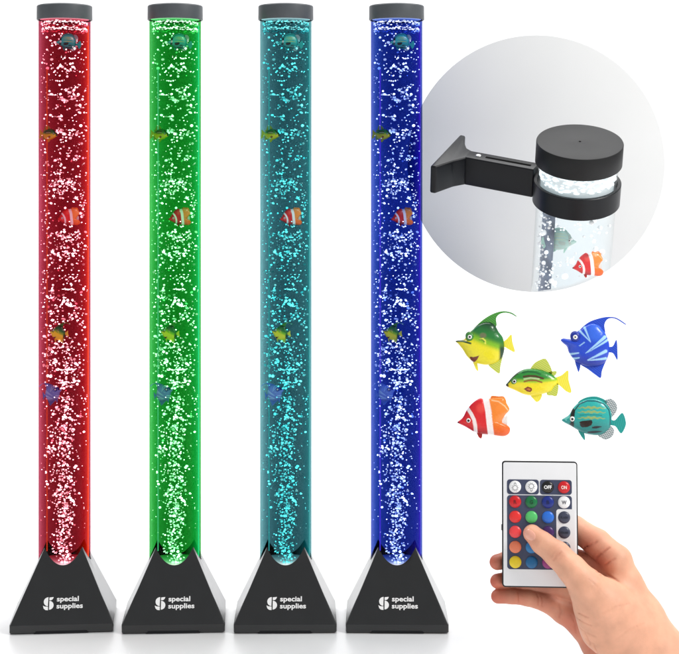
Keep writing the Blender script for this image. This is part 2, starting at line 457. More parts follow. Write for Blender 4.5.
def fin_mat(name, c1, c2, scale=900, rot=0.6, lattice=False, clear=0.0):
    m, N, L = nodes(name); b = N['Principled BSDF']; b.inputs['Roughness'].default_value = .3
    tc = N.new('ShaderNodeTexCoord'); mp = N.new('ShaderNodeMapping'); mp.inputs['Rotation'].default_value = (0, rot, 0)
    L.new(tc.outputs['Object'], mp.inputs[0])
    w = N.new('ShaderNodeTexWave'); w.inputs['Scale'].default_value = scale; w.inputs['Distortion'].default_value = 1.0
    L.new(mp.outputs[0], w.inputs[0]); fac = w.outputs['Fac']
    if lattice:
        mp2 = N.new('ShaderNodeMapping'); mp2.inputs['Rotation'].default_value = (0, rot+1.3, 0); L.new(tc.outputs['Object'], mp2.inputs[0])
        w2 = N.new('ShaderNodeTexWave'); w2.inputs['Scale'].default_value = scale; L.new(mp2.outputs[0], w2.inputs[0])
        mm = N.new('ShaderNodeMath'); mm.operation = 'MULTIPLY'; L.new(fac, mm.inputs[0]); L.new(w2.outputs['Fac'], mm.inputs[1])
        sq = N.new('ShaderNodeMath'); sq.operation = 'POWER'; sq.inputs[1].default_value = .5; L.new(mm.outputs[0], sq.inputs[0]); fac = sq.outputs[0]
    mx = N.new('ShaderNodeMix'); mx.data_type = 'RGBA'; mx.inputs[6].default_value = c1; mx.inputs[7].default_value = c2
    L.new(fac, mx.inputs[0]); L.new(mx.outputs[2], b.inputs['Base Color'])
    bp = N.new('ShaderNodeBump'); bp.inputs['Strength'].default_value = .1; bp.inputs['Distance'].default_value = .0005
    L.new(fac, bp.inputs['Height']); L.new(bp.outputs[0], b.inputs['Normal'])
    if clear:
        mr = N.new('ShaderNodeMapRange'); mr.inputs[3].default_value = 1; mr.inputs[4].default_value = 1-clear
        L.new(fac, mr.inputs[0]); L.new(mr.outputs[0], b.inputs['Alpha'])
    return m
def seg_d(x, y, a, b):
    ax, ay = a; bx, by = b; dx, dy = bx-ax, by-ay
    t = max(0, min(1, ((x-ax)*dx+(y-ay)*dy)/(dx*dx+dy*dy))); return math.hypot(x-ax-t*dx, y-ay-t*dy), t
def inpoly(x, y, p):
    r = False; n = len(p)
    for i in range(n):
        x1, y1 = p[i]; x2, y2 = p[i-1]
        if (y1 > y) != (y2 > y) and x < (x2-x1)*(y-y1)/(y2-y1)+x1: r = not r
    return r
def mixc(a, b, t):
    t = max(0, min(1, t)); return tuple(a[i]*(1-t)+b[i]*t for i in range(3))+(1,)
def sstep(a, b, x):
    t = max(0, min(1, (x-a)/(b-a))); return t*t*(3-2*t)
M_fish = pmat('painted_toy_plastic', (1,1,1,1), .28, .5, attr='Col', var=.05, vscale=700, bump=.12, bscale=900, coat=.25)
def scales(m):
    N, L = m.node_tree.nodes, m.node_tree.links; tc = N.new('ShaderNodeTexCoord'); v = N.new('ShaderNodeTexVoronoi'); v.inputs['Scale'].default_value = 420
    L.new(tc.outputs['Object'], v.inputs['Vector']); old = N['Bump']; b = N.new('ShaderNodeBump'); b.inputs['Strength'].default_value = .28; b.inputs['Distance'].default_value = .0004
    L.new(v.outputs['Distance'], b.inputs['Height']); L.new(old.outputs[0], b.inputs['Normal']); L.new(b.outputs[0], N['Principled BSDF'].inputs['Normal'])
scales(M_fish)
M_eye = pmat('eye_white', (.85,.85,.83,1), .2); M_pupil = pmat('pupil_black', (.01,.01,.01,1), .15)
M_tab = pmat('white_tab', (.8,.8,.8,1), .4)
M_green_ring = pmat('green_ring', lin(60,130,50), .3); M_blue_ring = pmat('blue_ring', lin(20,45,150), .3)

def polyline_d(x, y, pts):
    return min(seg_d(x, y, a, b)[0] for a, b in zip(pts, pts[1:]))
def col_angel(x, y):
    yel = lin(238,226,30); gr = lin(30,120,48); dk = lin(8,60,30)
    t = sstep(-70, 75, (325-y)+.42*(x-330)-abs(x-330)*.05)
    c = mixc(yel, lin(130,190,30), sstep(0,.5,t)) if t < .5 else mixc(lin(130,190,30), gr, sstep(.5,1,t))
    c = mixc(c, dk, sstep(40,140,(300-y)+.30*(x-330)))
    if x > 300: c = mixc(c, dk, sstep(-34,-6, (x-505)-.0*y)*sstep(330,400,y))
    d = polyline_d(x, y, [(125,335),(185,333),(250,350)]); c = mixc(lin(20,70,25), c, sstep(5,10,d)) if x < 255 else c
    if inpoly(x, y, [(241,461),(280,462),(320,447),(305,480),(275,514),(255,495)]): c = lin(120,50,18)
    d = math.hypot((x-350)/30, (y-285)/24); c = mixc(lin(110,115,80), c, sstep(.6,1.2,d))
    d = polyline_d(x, y, [(325,318),(350,310),(368,325),(370,350)]); c = mixc(lin(235,235,90), c, sstep(3,8,d))
    d = polyline_d(x, y, [(320,320),(345,318),(362,335)]); c = mixc(lin(70,110,30), c, sstep(2,5,d))
    return c
def col_blue(x, y):
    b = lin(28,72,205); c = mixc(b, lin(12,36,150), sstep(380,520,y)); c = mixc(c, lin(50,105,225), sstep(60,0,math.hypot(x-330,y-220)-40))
    w = lin(165,212,248)
    def taper(a, bb, w0, w1):
        d, t = seg_d(x, y, a, bb); return d-(w0+(w1-w0)*t)
    ds = [taper((290,298),(240,180),2,9), taper((290,298),(205,212),2,8), taper((250,388),(405,258),2,13), taper((265,383),(425,284),1,9),
          taper((265,445),(412,372),3,13), taper((270,448),(412,432),3,10), taper((120,402),(192,388),9,5), taper((150,438),(196,428),9,5),
          taper((200,330),(240,300),3,3)]
    return mixc(w, c, sstep(-1.5,2.5,min(ds)))
def col_yellow(x, y):
    ye = lin(245,226,40); g = lin(40,140,50)
    line = 262-.00045*(x-280)**2*0-.10*(x-50)+ (30 if x > 300 else 30*(x-50)/250)
    t = sstep(-38, 30, line-y-10)
    c = mixc(ye, lin(150,205,50), sstep(0,.5,t)) if t < .5 else mixc(lin(150,205,50), g, sstep(.5,1,t))
    c = mixc(c, lin(10,85,40), sstep(0,14,13-polyline_d(x,y,[(190,190),(240,180),(300,185),(340,200)])))
    c = mixc(lin(80,40,20), c, sstep(5,10,polyline_d(x,y,[(200,222),(240,215),(300,216),(365,236)])))
    c = mixc(lin(235,235,190), c, sstep(4,9,polyline_d(x,y,[(205,242),(260,232),(330,240)]))*.6+.4)
    c = mixc(lin(150,90,40), c, sstep(4,8,polyline_d(x,y,[(205,264),(240,254),(300,252),(354,268)])))
    if inpoly(x, y, [(203,326),(232,305),(268,316),(272,335),(258,353),(225,345)]): c = lin(135,55,25)
    if inpoly(x, y, [(225,327),(240,318),(262,328),(250,340)]): c = lin(200,120,60)
    c = mixc(lin(70,45,20), c, sstep(12,22,math.hypot(x-58,y-302)))
    c = mixc(lin(25,70,25), c, sstep(5,11,polyline_d(x,y,[(55,292),(75,272),(115,224),(165,186)])))
    return c
def col_clown(x, y):
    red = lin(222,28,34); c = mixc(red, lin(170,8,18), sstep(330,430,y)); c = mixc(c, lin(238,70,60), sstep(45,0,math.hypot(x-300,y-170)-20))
    b1 = polyline_d(x, y, [(165,170),(205,225),(232,280),(245,340),(250,420)]); 
    xb = 365+.00012*(y-90)*(y-90)+ (y-90)*.06
    if x > xb+4: c = mixc(lin(246,138,48), lin(236,96,24), sstep(250,420,y))
    if x > xb: c = mixc(lin(252,200,150), c, sstep(3,7,polyline_d(x,y,[(405,95),(470,105),(530,150),(560,190)])))
    wb = xb-abs(0)
    c = mixc(lin(250,238,236), c, sstep(15,20,b1))
    c = mixc(lin(250,240,238), c, sstep(27,32,abs(x-(wb-2)+ (0 if y > 200 else (200-y)*.12))))
    c = mixc(lin(90,20,20), c, sstep(8,14,math.hypot(x-78,y-318)))
    return c
def col_teal(x, y):
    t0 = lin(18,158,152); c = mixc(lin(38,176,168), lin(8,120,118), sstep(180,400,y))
    rim = polyline_d(x, y, [(180,180),(220,125),(290,95),(370,95),(440,122),(485,175),(497,235),(495,310)]); c = mixc(lin(6,80,90), c, sstep(3,7,rim))
    for yy in (152,190,242):
        d = abs(y-(yy+.0012*(x-330)**2*.4+4*math.sin(x*.12)))-10*max(0,1-abs(x-330)/120)
        dash = .55+.45*math.sin(x*.22+yy)*math.sin(y*.5)
        if 205 < x < 455: c = mixc(c, lin(176,180,62), (1-sstep(0,5,d))*(.45+.45*dash))
    d = abs(y-216-.0005*(x-330)**2)
    if 225 < x < 420: c = mixc(c, lin(6,110,115), (1-sstep(2,5,d))*.8)
    if inpoly(x, y, [(160,160),(183,178),(176,240),(172,335),(150,325),(130,308),(142,285),(138,235)]): c = lin(8,18,22)
    if inpoly(x, y, [(222,280),(255,272),(330,262),(338,285),(325,312),(290,328),(250,332),(226,318)]): c = lin(10,16,16)
    for a, b, w in (((340,332),(420,322),9),((300,378),(425,366),9)):
        d, t = seg_d(x, y, a, b); c = mixc(lin(6,26,40), c, sstep(0,4,d-w*math.sin(math.pi*min(1,t*.8+.2))))
    c = mixc(lin(150,225,225), c, sstep(3,7,math.hypot((x-100)/1,(y-270)/1)))
    return c
def mapper(u0, v0, s): return lambda p: ((p[0]-u0)/s*K, -(p[1]-v0)/s*K)
def sphere_mesh(name, r, flat=.6):
    bm = bmesh.new(); bmesh.ops.create_uvsphere(bm, u_segments=20, v_segments=12, radius=r*K); bmesh.ops.scale(bm, vec=(1,flat,1), verts=bm.verts); return bm_mesh(name, bm)
FISH = {}
def fish_def(key, crop, s, mid, body, centre, thick, colour, fins, eye, tabs=()):
    u = mapper(mid[0], mid[1], s)
    d = dict(px=crop[0]+mid[0]/s, py=crop[1]+mid[1]/s, parts=[])
    d['parts'].append(('body', star_body(body, centre, thick, colour, u), M_fish, (0,0,0), None))
    for nm, ol, m, *rest in fins:
        d['parts'].append((nm, fin_mesh(nm, ol, u, 0, rest[0] if rest else .55), m, (0,0,0), None))
    for ol in tabs: d['parts'].append(('tail_hinge', fin_mesh('tail_hinge', ol, u, 0, 1.7, False), M_tab, (0,0,0), None))
    ex, ey, er, pr, ring, ydepth = eye
    x, z = u((ex, ey))
    for sg in (-1, 1):
        subs = [('pupil', sphere_mesh('pupil', pr/s, .35), M_pupil, (0, sg*er/s*.52*K, 0))]
        if ring: subs.append(('eye_rim', sphere_mesh('eye_rim', er*1.4/s, .45), ring, (0, -sg*.35*K, 0)))
        d['parts'].append(('eye', sphere_mesh('eye', er/s, .6), M_eye, (x, sg*ydepth*K, z), subs))
    FISH[key] = d
fin_g = fin_mat('green_fin', lin(40,130,55), lin(95,170,60), 170, .9); fin_y = fin_mat('yellow_fin', lin(242,228,50), lin(248,238,90), 170, .3)
fin_b = fin_mat('blue_fin', lin(22,58,190), lin(44,92,212), 170, .9); fin_yg = fin_mat('yellow_green_fin', lin(175,200,70), lin(225,225,110), 170, 1.0, False, .08)
fin_o = fin_mat('orange_fin', lin(225,110,30), lin(245,150,70), 200, .3); fin_r = fin_mat('red_fin', lin(150,20,20), lin(200,40,30), 200, .3)
fin_t = fin_mat('teal_fin', lin(16,145,140), lin(36,168,160), 170, .2); fin_l = fin_mat('lattice_fin', lin(70,100,105), lin(245,248,248), 170, .6, True, .5)
fin_w = fin_mat('clear_tail', lin(225,230,225), lin(250,250,250), 170, .2, False, .55)
fish_def('angel', (440,300), 8.175, (330,330),
  [(128,335),(195,322),(225,280),(270,240),(320,198),(380,180),(440,196),(480,260),(515,312),(525,400),(505,470),(455,512),(385,530),(320,522),(268,505),(220,460),(185,405),(150,362)],
  (340,350), 7.5, col_angel,
  [('dorsal_fin', [(268,245),(330,180),(400,130),(470,99),(530,91),(585,103),(625,130),(620,134),(580,112),(530,103),(484,116),(458,150),(462,205),(440,225),(380,210),(320,225)], fin_g),
   ('tail_fin', [(515,345),(545,318),(582,282),(590,340),(610,420),(570,407),(532,384),(512,378)], fin_y),
   ('anal_fin', [(395,525),(450,500),(505,440),(512,400),(526,400),(495,530),(485,597),(440,572)], fin_yg),
   ('pelvic_fin', [(270,500),(302,512),(312,577),(295,568),(280,535)], fin_y)],
  (243,297,25,9,M_green_ring,6.2), [[(488,335),(512,328),(522,388),(500,392)]])
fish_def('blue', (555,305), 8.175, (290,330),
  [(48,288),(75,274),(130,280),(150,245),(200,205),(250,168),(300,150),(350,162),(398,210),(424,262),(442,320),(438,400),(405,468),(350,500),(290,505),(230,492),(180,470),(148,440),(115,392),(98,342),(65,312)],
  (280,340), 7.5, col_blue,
  [('dorsal_fin', [(200,210),(270,145),(350,112),(430,96),(500,104),(572,150),(568,156),(500,114),(452,106),(418,124),(402,165),(408,225),(370,205),(300,190),(230,230)], fin_b),
   ('tail_fin', [(430,345),(470,335),(500,283),(508,380),(506,446),(472,392),(430,382)], fin_b),
   ('anal_fin', [(200,478),(270,525),(330,570),(372,594),(382,540),(402,485),(436,405),(380,440),(280,470)], fin_b),
   ('pelvic_fin', [(165,455),(208,480),(195,547),(180,517)], fin_b)],
  (166,258,29,8,M_blue_ring,6.0), [[(412,330),(432,328),(434,392),(414,392)]])
fish_def('yellow', (500,350), 8.49, (310,270),
  [(50,300),(70,273),(110,226),(160,186),(220,162),(300,160),(370,174),(430,200),(468,228),(488,250),(486,282),(455,312),(432,345),(395,362),(340,378),(270,388),(200,376),(130,345),(72,320)],
  (270,275), 6.5, col_yellow,
  [('dorsal_fin', [(258,170),(290,115),(340,84),(385,74),(415,115),(437,165),(436,205),(380,190),(320,180)], fin_yg),
   ('tail_fin', [(465,238),(520,213),(575,172),(580,250),(603,352),(560,347),(500,295),(465,285)], fin_y),
   ('second_dorsal_fin', [(408,190),(475,178),(472,206),(440,222)], fin_yg),
   ('anal_fin', [(395,372),(440,295),(492,285),(482,382),(440,384)], fin_yg),
   ('pelvic_fin', [(262,380),(352,370),(342,420),(312,440),(285,417)], fin_y)],
  (122,263,20,10,M_green_ring,4.9))
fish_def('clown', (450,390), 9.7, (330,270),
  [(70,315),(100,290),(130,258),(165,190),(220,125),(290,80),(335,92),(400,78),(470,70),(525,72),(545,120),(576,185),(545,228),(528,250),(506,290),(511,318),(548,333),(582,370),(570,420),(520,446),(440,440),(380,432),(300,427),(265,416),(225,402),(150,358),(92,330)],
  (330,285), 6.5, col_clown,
  [('dorsal_fin', [(405,110),(400,58),(470,60),(522,64),(545,118),(500,110)], fin_o),
   ('tail_fin', [(495,290),(520,262),(552,250),(556,300),(552,338),(520,322)], fin_w),
   ('pelvic_fin', [(262,410),(310,418),(306,466),(284,462),(270,440)], fin_r)],
  (180,290,22,12,None,5.3))
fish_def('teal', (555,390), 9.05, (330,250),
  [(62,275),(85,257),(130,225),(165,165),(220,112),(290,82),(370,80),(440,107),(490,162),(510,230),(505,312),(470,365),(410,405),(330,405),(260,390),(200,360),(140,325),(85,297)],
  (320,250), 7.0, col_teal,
  [('dorsal_fin', [(210,130),(225,98),(290,66),(370,58),(440,82),(470,110),(440,130),(370,110),(290,105)], fin_t),
   ('rear_dorsal_fin', [(440,108),(500,76),(550,120),(556,180),(508,245),(490,200)], fin_l),
   ('rear_anal_fin', [(390,405),(460,370),(500,325),(532,360),(515,415),(462,446),(420,432)], fin_l),
   ('tail_fin', [(500,265),(540,270),(605,203),(637,280),(627,340),(592,387),(545,325),(500,312)], fin_t),
   ('pelvic_fin', [(210,365),(262,388),(271,452),(247,432)], fin_t)],
  (158,258,23,11,None,5.5), [[(470,182),(486,178),(492,204),(474,208)],[(472,268),(490,266),(493,322),(474,324)]])
_first = {}
def make_fish(key, loc, label, group, scale=1.0, yaw=0.0, flip=False, roll=0.0):
    t = empty('toy_fish', loc, 0)
    t.rotation_euler = (0, roll, yaw+(math.pi if flip else 0)); t.scale = (scale,)*3
    tag(t, label, 'toy fish', group)
    if key not in _first:
        objs = []
        for nm, me, m, off, subs in FISH[key]['parts']:
            o = link(nm, me, m, t); o.location = off; so = []
            for s_ in subs or ():
                q = link(s_[0], s_[1], s_[2], o); q.location = s_[3]; so.append(q)
            objs.append((o, so))
        _first[key] = objs
    else:
        for o, so in _first[key]:
            c = o.copy(); C.objects.link(c); c.parent = t
            for s_ in so:
                d = s_.copy(); C.objects.link(d); d.parent = c
    return t
G1 = 'large toy fish shown loose'
for key, lab in (('angel','large green and yellow toy angelfish with a long curved fin'), ('blue','large blue toy angelfish with pale stripes and a long curved fin'),
                 ('yellow','slim yellow toy fish with a green back and brown stripes, between the other loose fish'),
                 ('clown','large red and orange toy clownfish with white bands'), ('teal','large round teal toy fish with gold stripes and a black eye band')):
    d = FISH[key]; y = -.02
    q = P(d['px'], d['py'], y); make_fish(key, q, lab, G1, (D+y)/D, -math.atan2(q.x, D+y)*.8)
M_paleblue = M_fish.copy(); M_paleblue.name = 'pale_blue_toy_plastic'
_N, _L = M_paleblue.node_tree.nodes, M_paleblue.node_tree.links; _b = _N['Principled BSDF']; _src = _b.inputs['Base Color'].links[0].from_socket
_m = _N.new('ShaderNodeMix'); _m.data_type = 'RGBA'; _m.inputs[0].default_value = .38; _m.inputs[7].default_value = lin(170,205,255); _L.new(_src, _m.inputs[6]); _L.new(_m.outputs[2], _b.inputs['Base Color'])
M_bluefin = pmat('pale_blue_fin', lin(96,140,230), .35)
for nm, px, *_ in LAMPS:
    loc, yaw = lamp_frames[nm]
    R = Matrix.Rotation(yaw, 3, 'Z')
    for key, dx, py, dy, s, fy, flip, roll, lab in (
        ('teal',   4.4, 42.0, -20.3, .40, .25, False, .05, 'small teal toy fish near the top of the {} bubble lamp'),
        ('yellow', -14.8, 134.3, -13.8, .40, -.75, True, 0, 'small yellow toy fish against the wall of the {} bubble lamp, below its teal fish'),
        ('clown',  5.2, 217.2, -20.0, .435, .25, False, 0, 'small red and white toy clownfish in the {} bubble lamp'),
        ('angel',  -5.8, 331.5, -20.4, .335, -.15, False, .1, 'small green and yellow toy angelfish in the {} bubble lamp'),
        ('blue',   -11.6, 393.0, -17.2, .375, -.42, True, .15, 'small blue toy angelfish against the wall of the {} bubble lamp')):
        zz = P(0, py, dy*K).z; f = (D+dy*K)/D
        p = R @ Vector((dx*K*f, dy*K, 0))
        tf = make_fish(key, (loc.x+p.x, loc.y+p.y, zz), lab.format(nm), 'small toy fish inside the bubble lamps', s, yaw+fy, flip, roll)
        if key == 'blue':                      # paler copy of the blue, making up for light the water absorbs
            for ch in tf.children:
                if ch.name.startswith(('eye', 'tail_hinge')): continue
                ch.material_slots[0].link = 'OBJECT'; ch.material_slots[0].material = M_paleblue if ch.name.startswith('body') else M_bluefin

# ------------------------------------------------------------------ round wall panel with bracketed lamp
YD = .075
bm = bmesh.new(); bmesh.ops.create_cone(bm, cap_ends=True, segments=160, radius1=.1285*(D+YD)/D, radius2=.1285*(D+YD)/D, depth=.006, matrix=Matrix.Rotation(math.pi/2, 4, 'X'))
me = bm_mesh('wall_panel', bevelled(bm, .0006, 2)); sharp(me)
o = link('wall_panel', me, pmat('pale_wall_paint', (.735,.740,.738,1), .75, .3, var=.02, vscale=9, bump=.08, bscale=700)); o.location = P(536.4,163.6,YD)+Vector((0,.003,0))
tag(o, 'round pale grey wall panel behind the black bracket', 'wall panel')
TILT = math.radians(26)
YC = -.085; FI = (D+YC)/D*K
org = P(580, 141.5, YC)
TM = Matrix.Translation(org) @ Matrix.Rotation(TILT, 4, 'X') @ Matrix.Scale(FI, 4)      # local mm, z up the lamp axis, y away
# bracket in the same tilted frame
adir = Vector((.911,-.412,0)); wdir = Vector((.412,.911,0)); up = Vector((0,0,1))
ring_top, ring_bot = -43.5, -67.0
pl_s = -139.5                                                # plate position along the arm direction, from the ring centre
ARM_TOP = ring_top+7.4
def LB(s, w, z): return adir*s+wdir*w+up*z
def box_pts(corners, off=1.2):
    bm = bmesh.new(); vs = [bm.verts.new(c) for c in corners]
    for q in ((0,1,2,3),(7,6,5,4),(0,4,5,1),(1,5,6,2),(2,6,7,3),(3,7,4,0)): bm.faces.new([vs[i] for i in q])
    bmesh.ops.recalc_face_normals(bm, faces=bm.faces); bevelled(bm, off, 3); return bm
def sbox(s0, s1, w0, w1, z0, z1, off=1.2):
    return box_pts([LB(s,w,z) for z in (z0,z1) for s, w in ((s0,w0),(s1,w0),(s1,w1),(s0,w1))], off)
br = empty('wall_bracket', TM @ LB(pl_s,0,ARM_TOP-13)); tag(br, 'black angled wall bracket with a clamp ring round the clear lamp', 'wall bracket')
def brpart(nm, bm, m=M_black, parent=None):
    bmesh.ops.transform(bm, matrix=Matrix.Translation(-br.location) @ TM, verts=bm.verts)
    me = bm_mesh(nm, bm); sharp(me, 40); return link(nm, me, m, parent or br)
ARM_H = 31.5
def flare():
    hx = [(pl_s-3.5,-43),(pl_s+2.5,-43),(pl_s+14,-21),(pl_s+23,-9.2),(pl_s+23,9.2),(pl_s+15,14),(pl_s+8,26),(pl_s+2.5,43),(pl_s-3.5,43)]
    bm = bmesh.new(); a = [bm.verts.new(LB(s_,w_,ARM_TOP)) for s_, w_ in hx]; n = len(hx)
    b = [bm.verts.new(LB(s_,w_,ARM_TOP-ARM_H+(0 if s_ > pl_s+20 else .6))) for s_, w_ in hx]
    bm.faces.new(a); bm.faces.new(b[::-1])
    for i in range(n): bm.faces.new((a[i],b[i],b[(i+1) % n],a[(i+1) % n]))
    bmesh.ops.recalc_face_normals(bm, faces=bm.faces); bevelled(bm, 2.0, 4, 8); return bm
brpart('mounting_plate', flare())
arm = brpart('arm', sbox(pl_s+20, pl_s+96, -9, 9, ARM_TOP-ARM_H, ARM_TOP, 1.4))
brpart('slot', sbox(pl_s+41, pl_s+90, -2.0, 1.6, ARM_TOP-.6, ARM_TOP+.15, .05), pmat('slot_black', (.001,.001,.001,1), .8, .05), arm)
bm = bmesh.new(); bmesh.ops.create_uvsphere(bm, u_segments=24, v_segments=12, radius=3.0); bmesh.ops.scale(bm, vec=(1,1,.45), verts=bm.verts); bmesh.ops.translate(bm, vec=LB(pl_s+33,0,ARM_TOP+.2), verts=bm.verts)
scr = brpart('screw', bm, M_metal, arm)
brpart('arm_link', sbox(pl_s+94, -40.5, -7, 7, ring_bot+2, ring_top-2, 1.0))
ringm = lathe('clamp_ring', [(40.6,ring_top),(43.6,ring_top),(44.2,ring_top-.6),(44.2,ring_bot+.6),(43.6,ring_bot),(40.6,ring_bot)], closed=True, n=128)
bm = bmesh.new(); bm.from_mesh(ringm); brpart('clamp_ring', bm)

# the lamp the bracket holds, its lower end trimmed to the round panel's edge
lp = empty('bubble_lamp', TM @ Vector((0,0,-60))); tag(lp, 'clear white lit bubble lamp held by the wall bracket', 'bubble lamp')
def lpart(nm, bm, m, parent=None):
    bmesh.ops.transform(bm, matrix=Matrix.Translation(-lp.location) @ TM, verts=bm.verts)
    me = bm_mesh(nm, bm); sharp(me, 40); return link(nm, me, m, parent or lp)
def from_me(me): bm = bmesh.new(); bm.from_mesh(me); return bm
RT = 40.2
capo = lpart('cap', from_me(lathe('cap', [(1.3,-1.2),(1.3,-.1),(1.6,0),(42.2,0),(43.0,-.3),(43.5,-1.2),(43.6,-22.8),(43.2,-23.4),(41.0,-23.4),(41.0,-6),(0,-6)], n=128)), M_capblack)
lpart('vent_hole', from_me(lathe('vent_hole', [(0,-1.0),(1.25,-1.0)], n=24)), pmat('hole_black', (.001,.001,.001,1), .9, 0), capo)
ctr = o.location.copy(); RC = .1285*(D+YD)/D
def trim(x, y):
    """how far down the axis a wall line runs before it leaves the cylinder of the round panel"""
    z = -24.0
    for _ in range(400):
        q = TM @ Vector((x, y, z)); s = D/(D+q.y)
        xx = q.x*s-(536.4-339.5)*K; zz = (CAM.z+(q.z-CAM.z)*s)-(P(0,163.6,0).z)
        if xx*xx+zz*zz > (.1283)**2 and z < -70: break
        z -= .5
    return z
def trimmed(nm, r_out, r_in, ztop, n=128):
    v = []; f = []; m = 2 if r_in is None else 4
    for i in range(n):
        a = 2*math.pi*i/n; c, s = math.cos(a), math.sin(a)
        zb = trim(RT*c, RT*s)
        v += [(r_out*c, r_out*s, zb), (r_out*c, r_out*s, ztop)]
        if r_in: v += [(r_in*c, r_in*s, ztop), (r_in*c, r_in*s, zb)]
    for i in range(n):
        j = (i+1) % n
        for k in range(m if r_in else 1):
            k2 = (k+1) % m; f.append((i*m+k, j*m+k, j*m+k2, i*m+k2))
    if not r_in:
        b = len(v); v += [(0,0,np.mean([q[2] for q in v[0::2]])),(0,0,ztop)]
        for i in range(n):
            j = (i+1) % n; f += [(j*m, i*m, b), (i*m+1, j*m+1, b+1)]
    me = mesh(nm, v, f); bm = bmesh.new(); bm.from_mesh(me); bmesh.ops.recalc_face_normals(bm, faces=bm.faces); return bm
tm = trimmed('tube', RT, 39.0, -20); tl = tm.verts.layers.float.new('outer')
for v_ in tm.verts: v_[tl] = 1.0 if math.hypot(v_.co.x, v_.co.y) > 39.6 else 0.0
lpart('tube', tm, volume_mat('clear_acrylic', (4,2,1.8), .5))
lpart('water', trimmed('water', 38.7, None, -30), volume_mat('clear_water', (1.6,.7,.4), glow=2.6))  # glow puts LED light into the water as emission
def inset_bubbles():
    it = []
    def put(x, y, z, r, el=1.2):
        if math.hypot(x, y)+r > 38.2: return
        if z-r*1.3 < trim(RT*x/36, RT*y/36 if y < 0 else 0)+1: return
        it.append(((x,y,z), (r*el, r, r*random.uniform(.8,1.2)), (random.random(),random.random(),random.random())))
    for _ in range(150):
        a = random.uniform(math.pi, 2*math.pi); r = random.uniform(20, 36)
        put(r*math.cos(a), r*math.sin(a), random.uniform(-180,-68), min(3.0, random.lognormvariate(.15,.5)))
    for _ in range(150):
        a = random.uniform(math.pi*1.02, math.pi*1.27); r = random.uniform(35, 37.5)
        put(r*math.cos(a), r*math.sin(a), random.uniform(-190,-68), min(3.4, random.lognormvariate(.15,.4)))
    return it
q = lpart('bubbles', from_me(blob_mesh('bubbles', inset_bubbles(), 2)), emit_mat('white_bubbles', (.9,.97,1,1), .45, .8, True)); q['kind'] = 'stuff'
def inset_foam():
    it = []
    for z, n, s in ((-27,90,1.5),(-31,60,1.3),(-39,80,1.5),(-35,50,1.0)):
        for i in range(n):
            a = 2*math.pi*(i+random.random())/n; r = random.uniform(37.2,38.2); qq = s*random.uniform(.4,1.3)
            it.append(((r*math.cos(a), r*math.sin(a), z+random.gauss(0,1.3)), (qq*1.9, qq*.6, qq*.8), (0,0,a+math.pi/2)))
    return it
q = lpart('foam', from_me(blob_mesh('foam', inset_foam(), 2)), emit_mat('white_foam', (.85,.97,1,1), .75, .8)); q['kind'] = 'stuff'  # light caught by the foam is put in as emission
lpart('added_glow', from_me(lathe('added_glow', [(36.2,-24.2),(36.8,-24.2),(36.8,-52),(36.2,-52)], closed=True, n=96)), emit_mat('white_neck_glow', (.72,.93,1,1), .3, .6))  # ring added to glow so the neck looks lit
# slate strip added for the dark refraction at the tube's left
def dark_strip():
    v = []; f = []; n = 12
    for i in range(n+1):
        a = math.radians(188+(226-188)*i/n); zb = trim(RT*math.cos(a), RT*math.sin(a))+.5
        for rr in (34.2, 33.4):
            v += [(rr*math.cos(a), rr*math.sin(a), zb), (rr*math.cos(a), rr*math.sin(a), -64)]
    for i in range(n):
        p = i*4; q = p+4
        f += [(p,q,q+1,p+1),(p+2,p+3,q+3,q+2),(p,p+2,q+2,q),(p+1,q+1,q+3,p+3)]
    f += [(0,1,3,2),(n*4,n*4+2,n*4+3,n*4+1)]
    me = mesh('refraction_strip', v, f); bm = bmesh.new(); bm.from_mesh(me); bmesh.ops.recalc_face_normals(bm, faces=bm.faces); return bm
lpart('refraction_strip', dark_strip(), pmat('slate_refraction', lin(126,135,150), .4, .4, var=.4, vscale=60))
Rm = Matrix.Rotation(TILT, 3, 'X')
def inset_fish(key, px, py, yloc, s, yaw, flip, lab):
    y = YC+yloc; t = make_fish(key, P(px, py, y), lab, None, s, yaw, flip)
    return t
inset_fish('clown', 588, 265, .030, .60, .2, False, 'toy clownfish inside the clear lamp on the wall bracket')
pf = inset_fish('teal', 560, 240, .026, .56, -.45, True, 'pale green toy fish behind bubbles in the clear bracketed lamp')

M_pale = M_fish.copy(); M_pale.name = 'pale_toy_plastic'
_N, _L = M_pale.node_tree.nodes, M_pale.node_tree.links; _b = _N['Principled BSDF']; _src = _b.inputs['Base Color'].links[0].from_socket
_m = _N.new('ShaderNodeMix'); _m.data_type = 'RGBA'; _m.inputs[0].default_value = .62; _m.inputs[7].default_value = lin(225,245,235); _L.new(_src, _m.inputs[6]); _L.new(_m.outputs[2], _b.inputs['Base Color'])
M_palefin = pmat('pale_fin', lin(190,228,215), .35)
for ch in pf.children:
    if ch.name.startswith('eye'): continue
    ch.material_slots[0].link = 'OBJECT'; ch.material_slots[0].material = M_pale if ch.name.startswith('body') else M_palefin

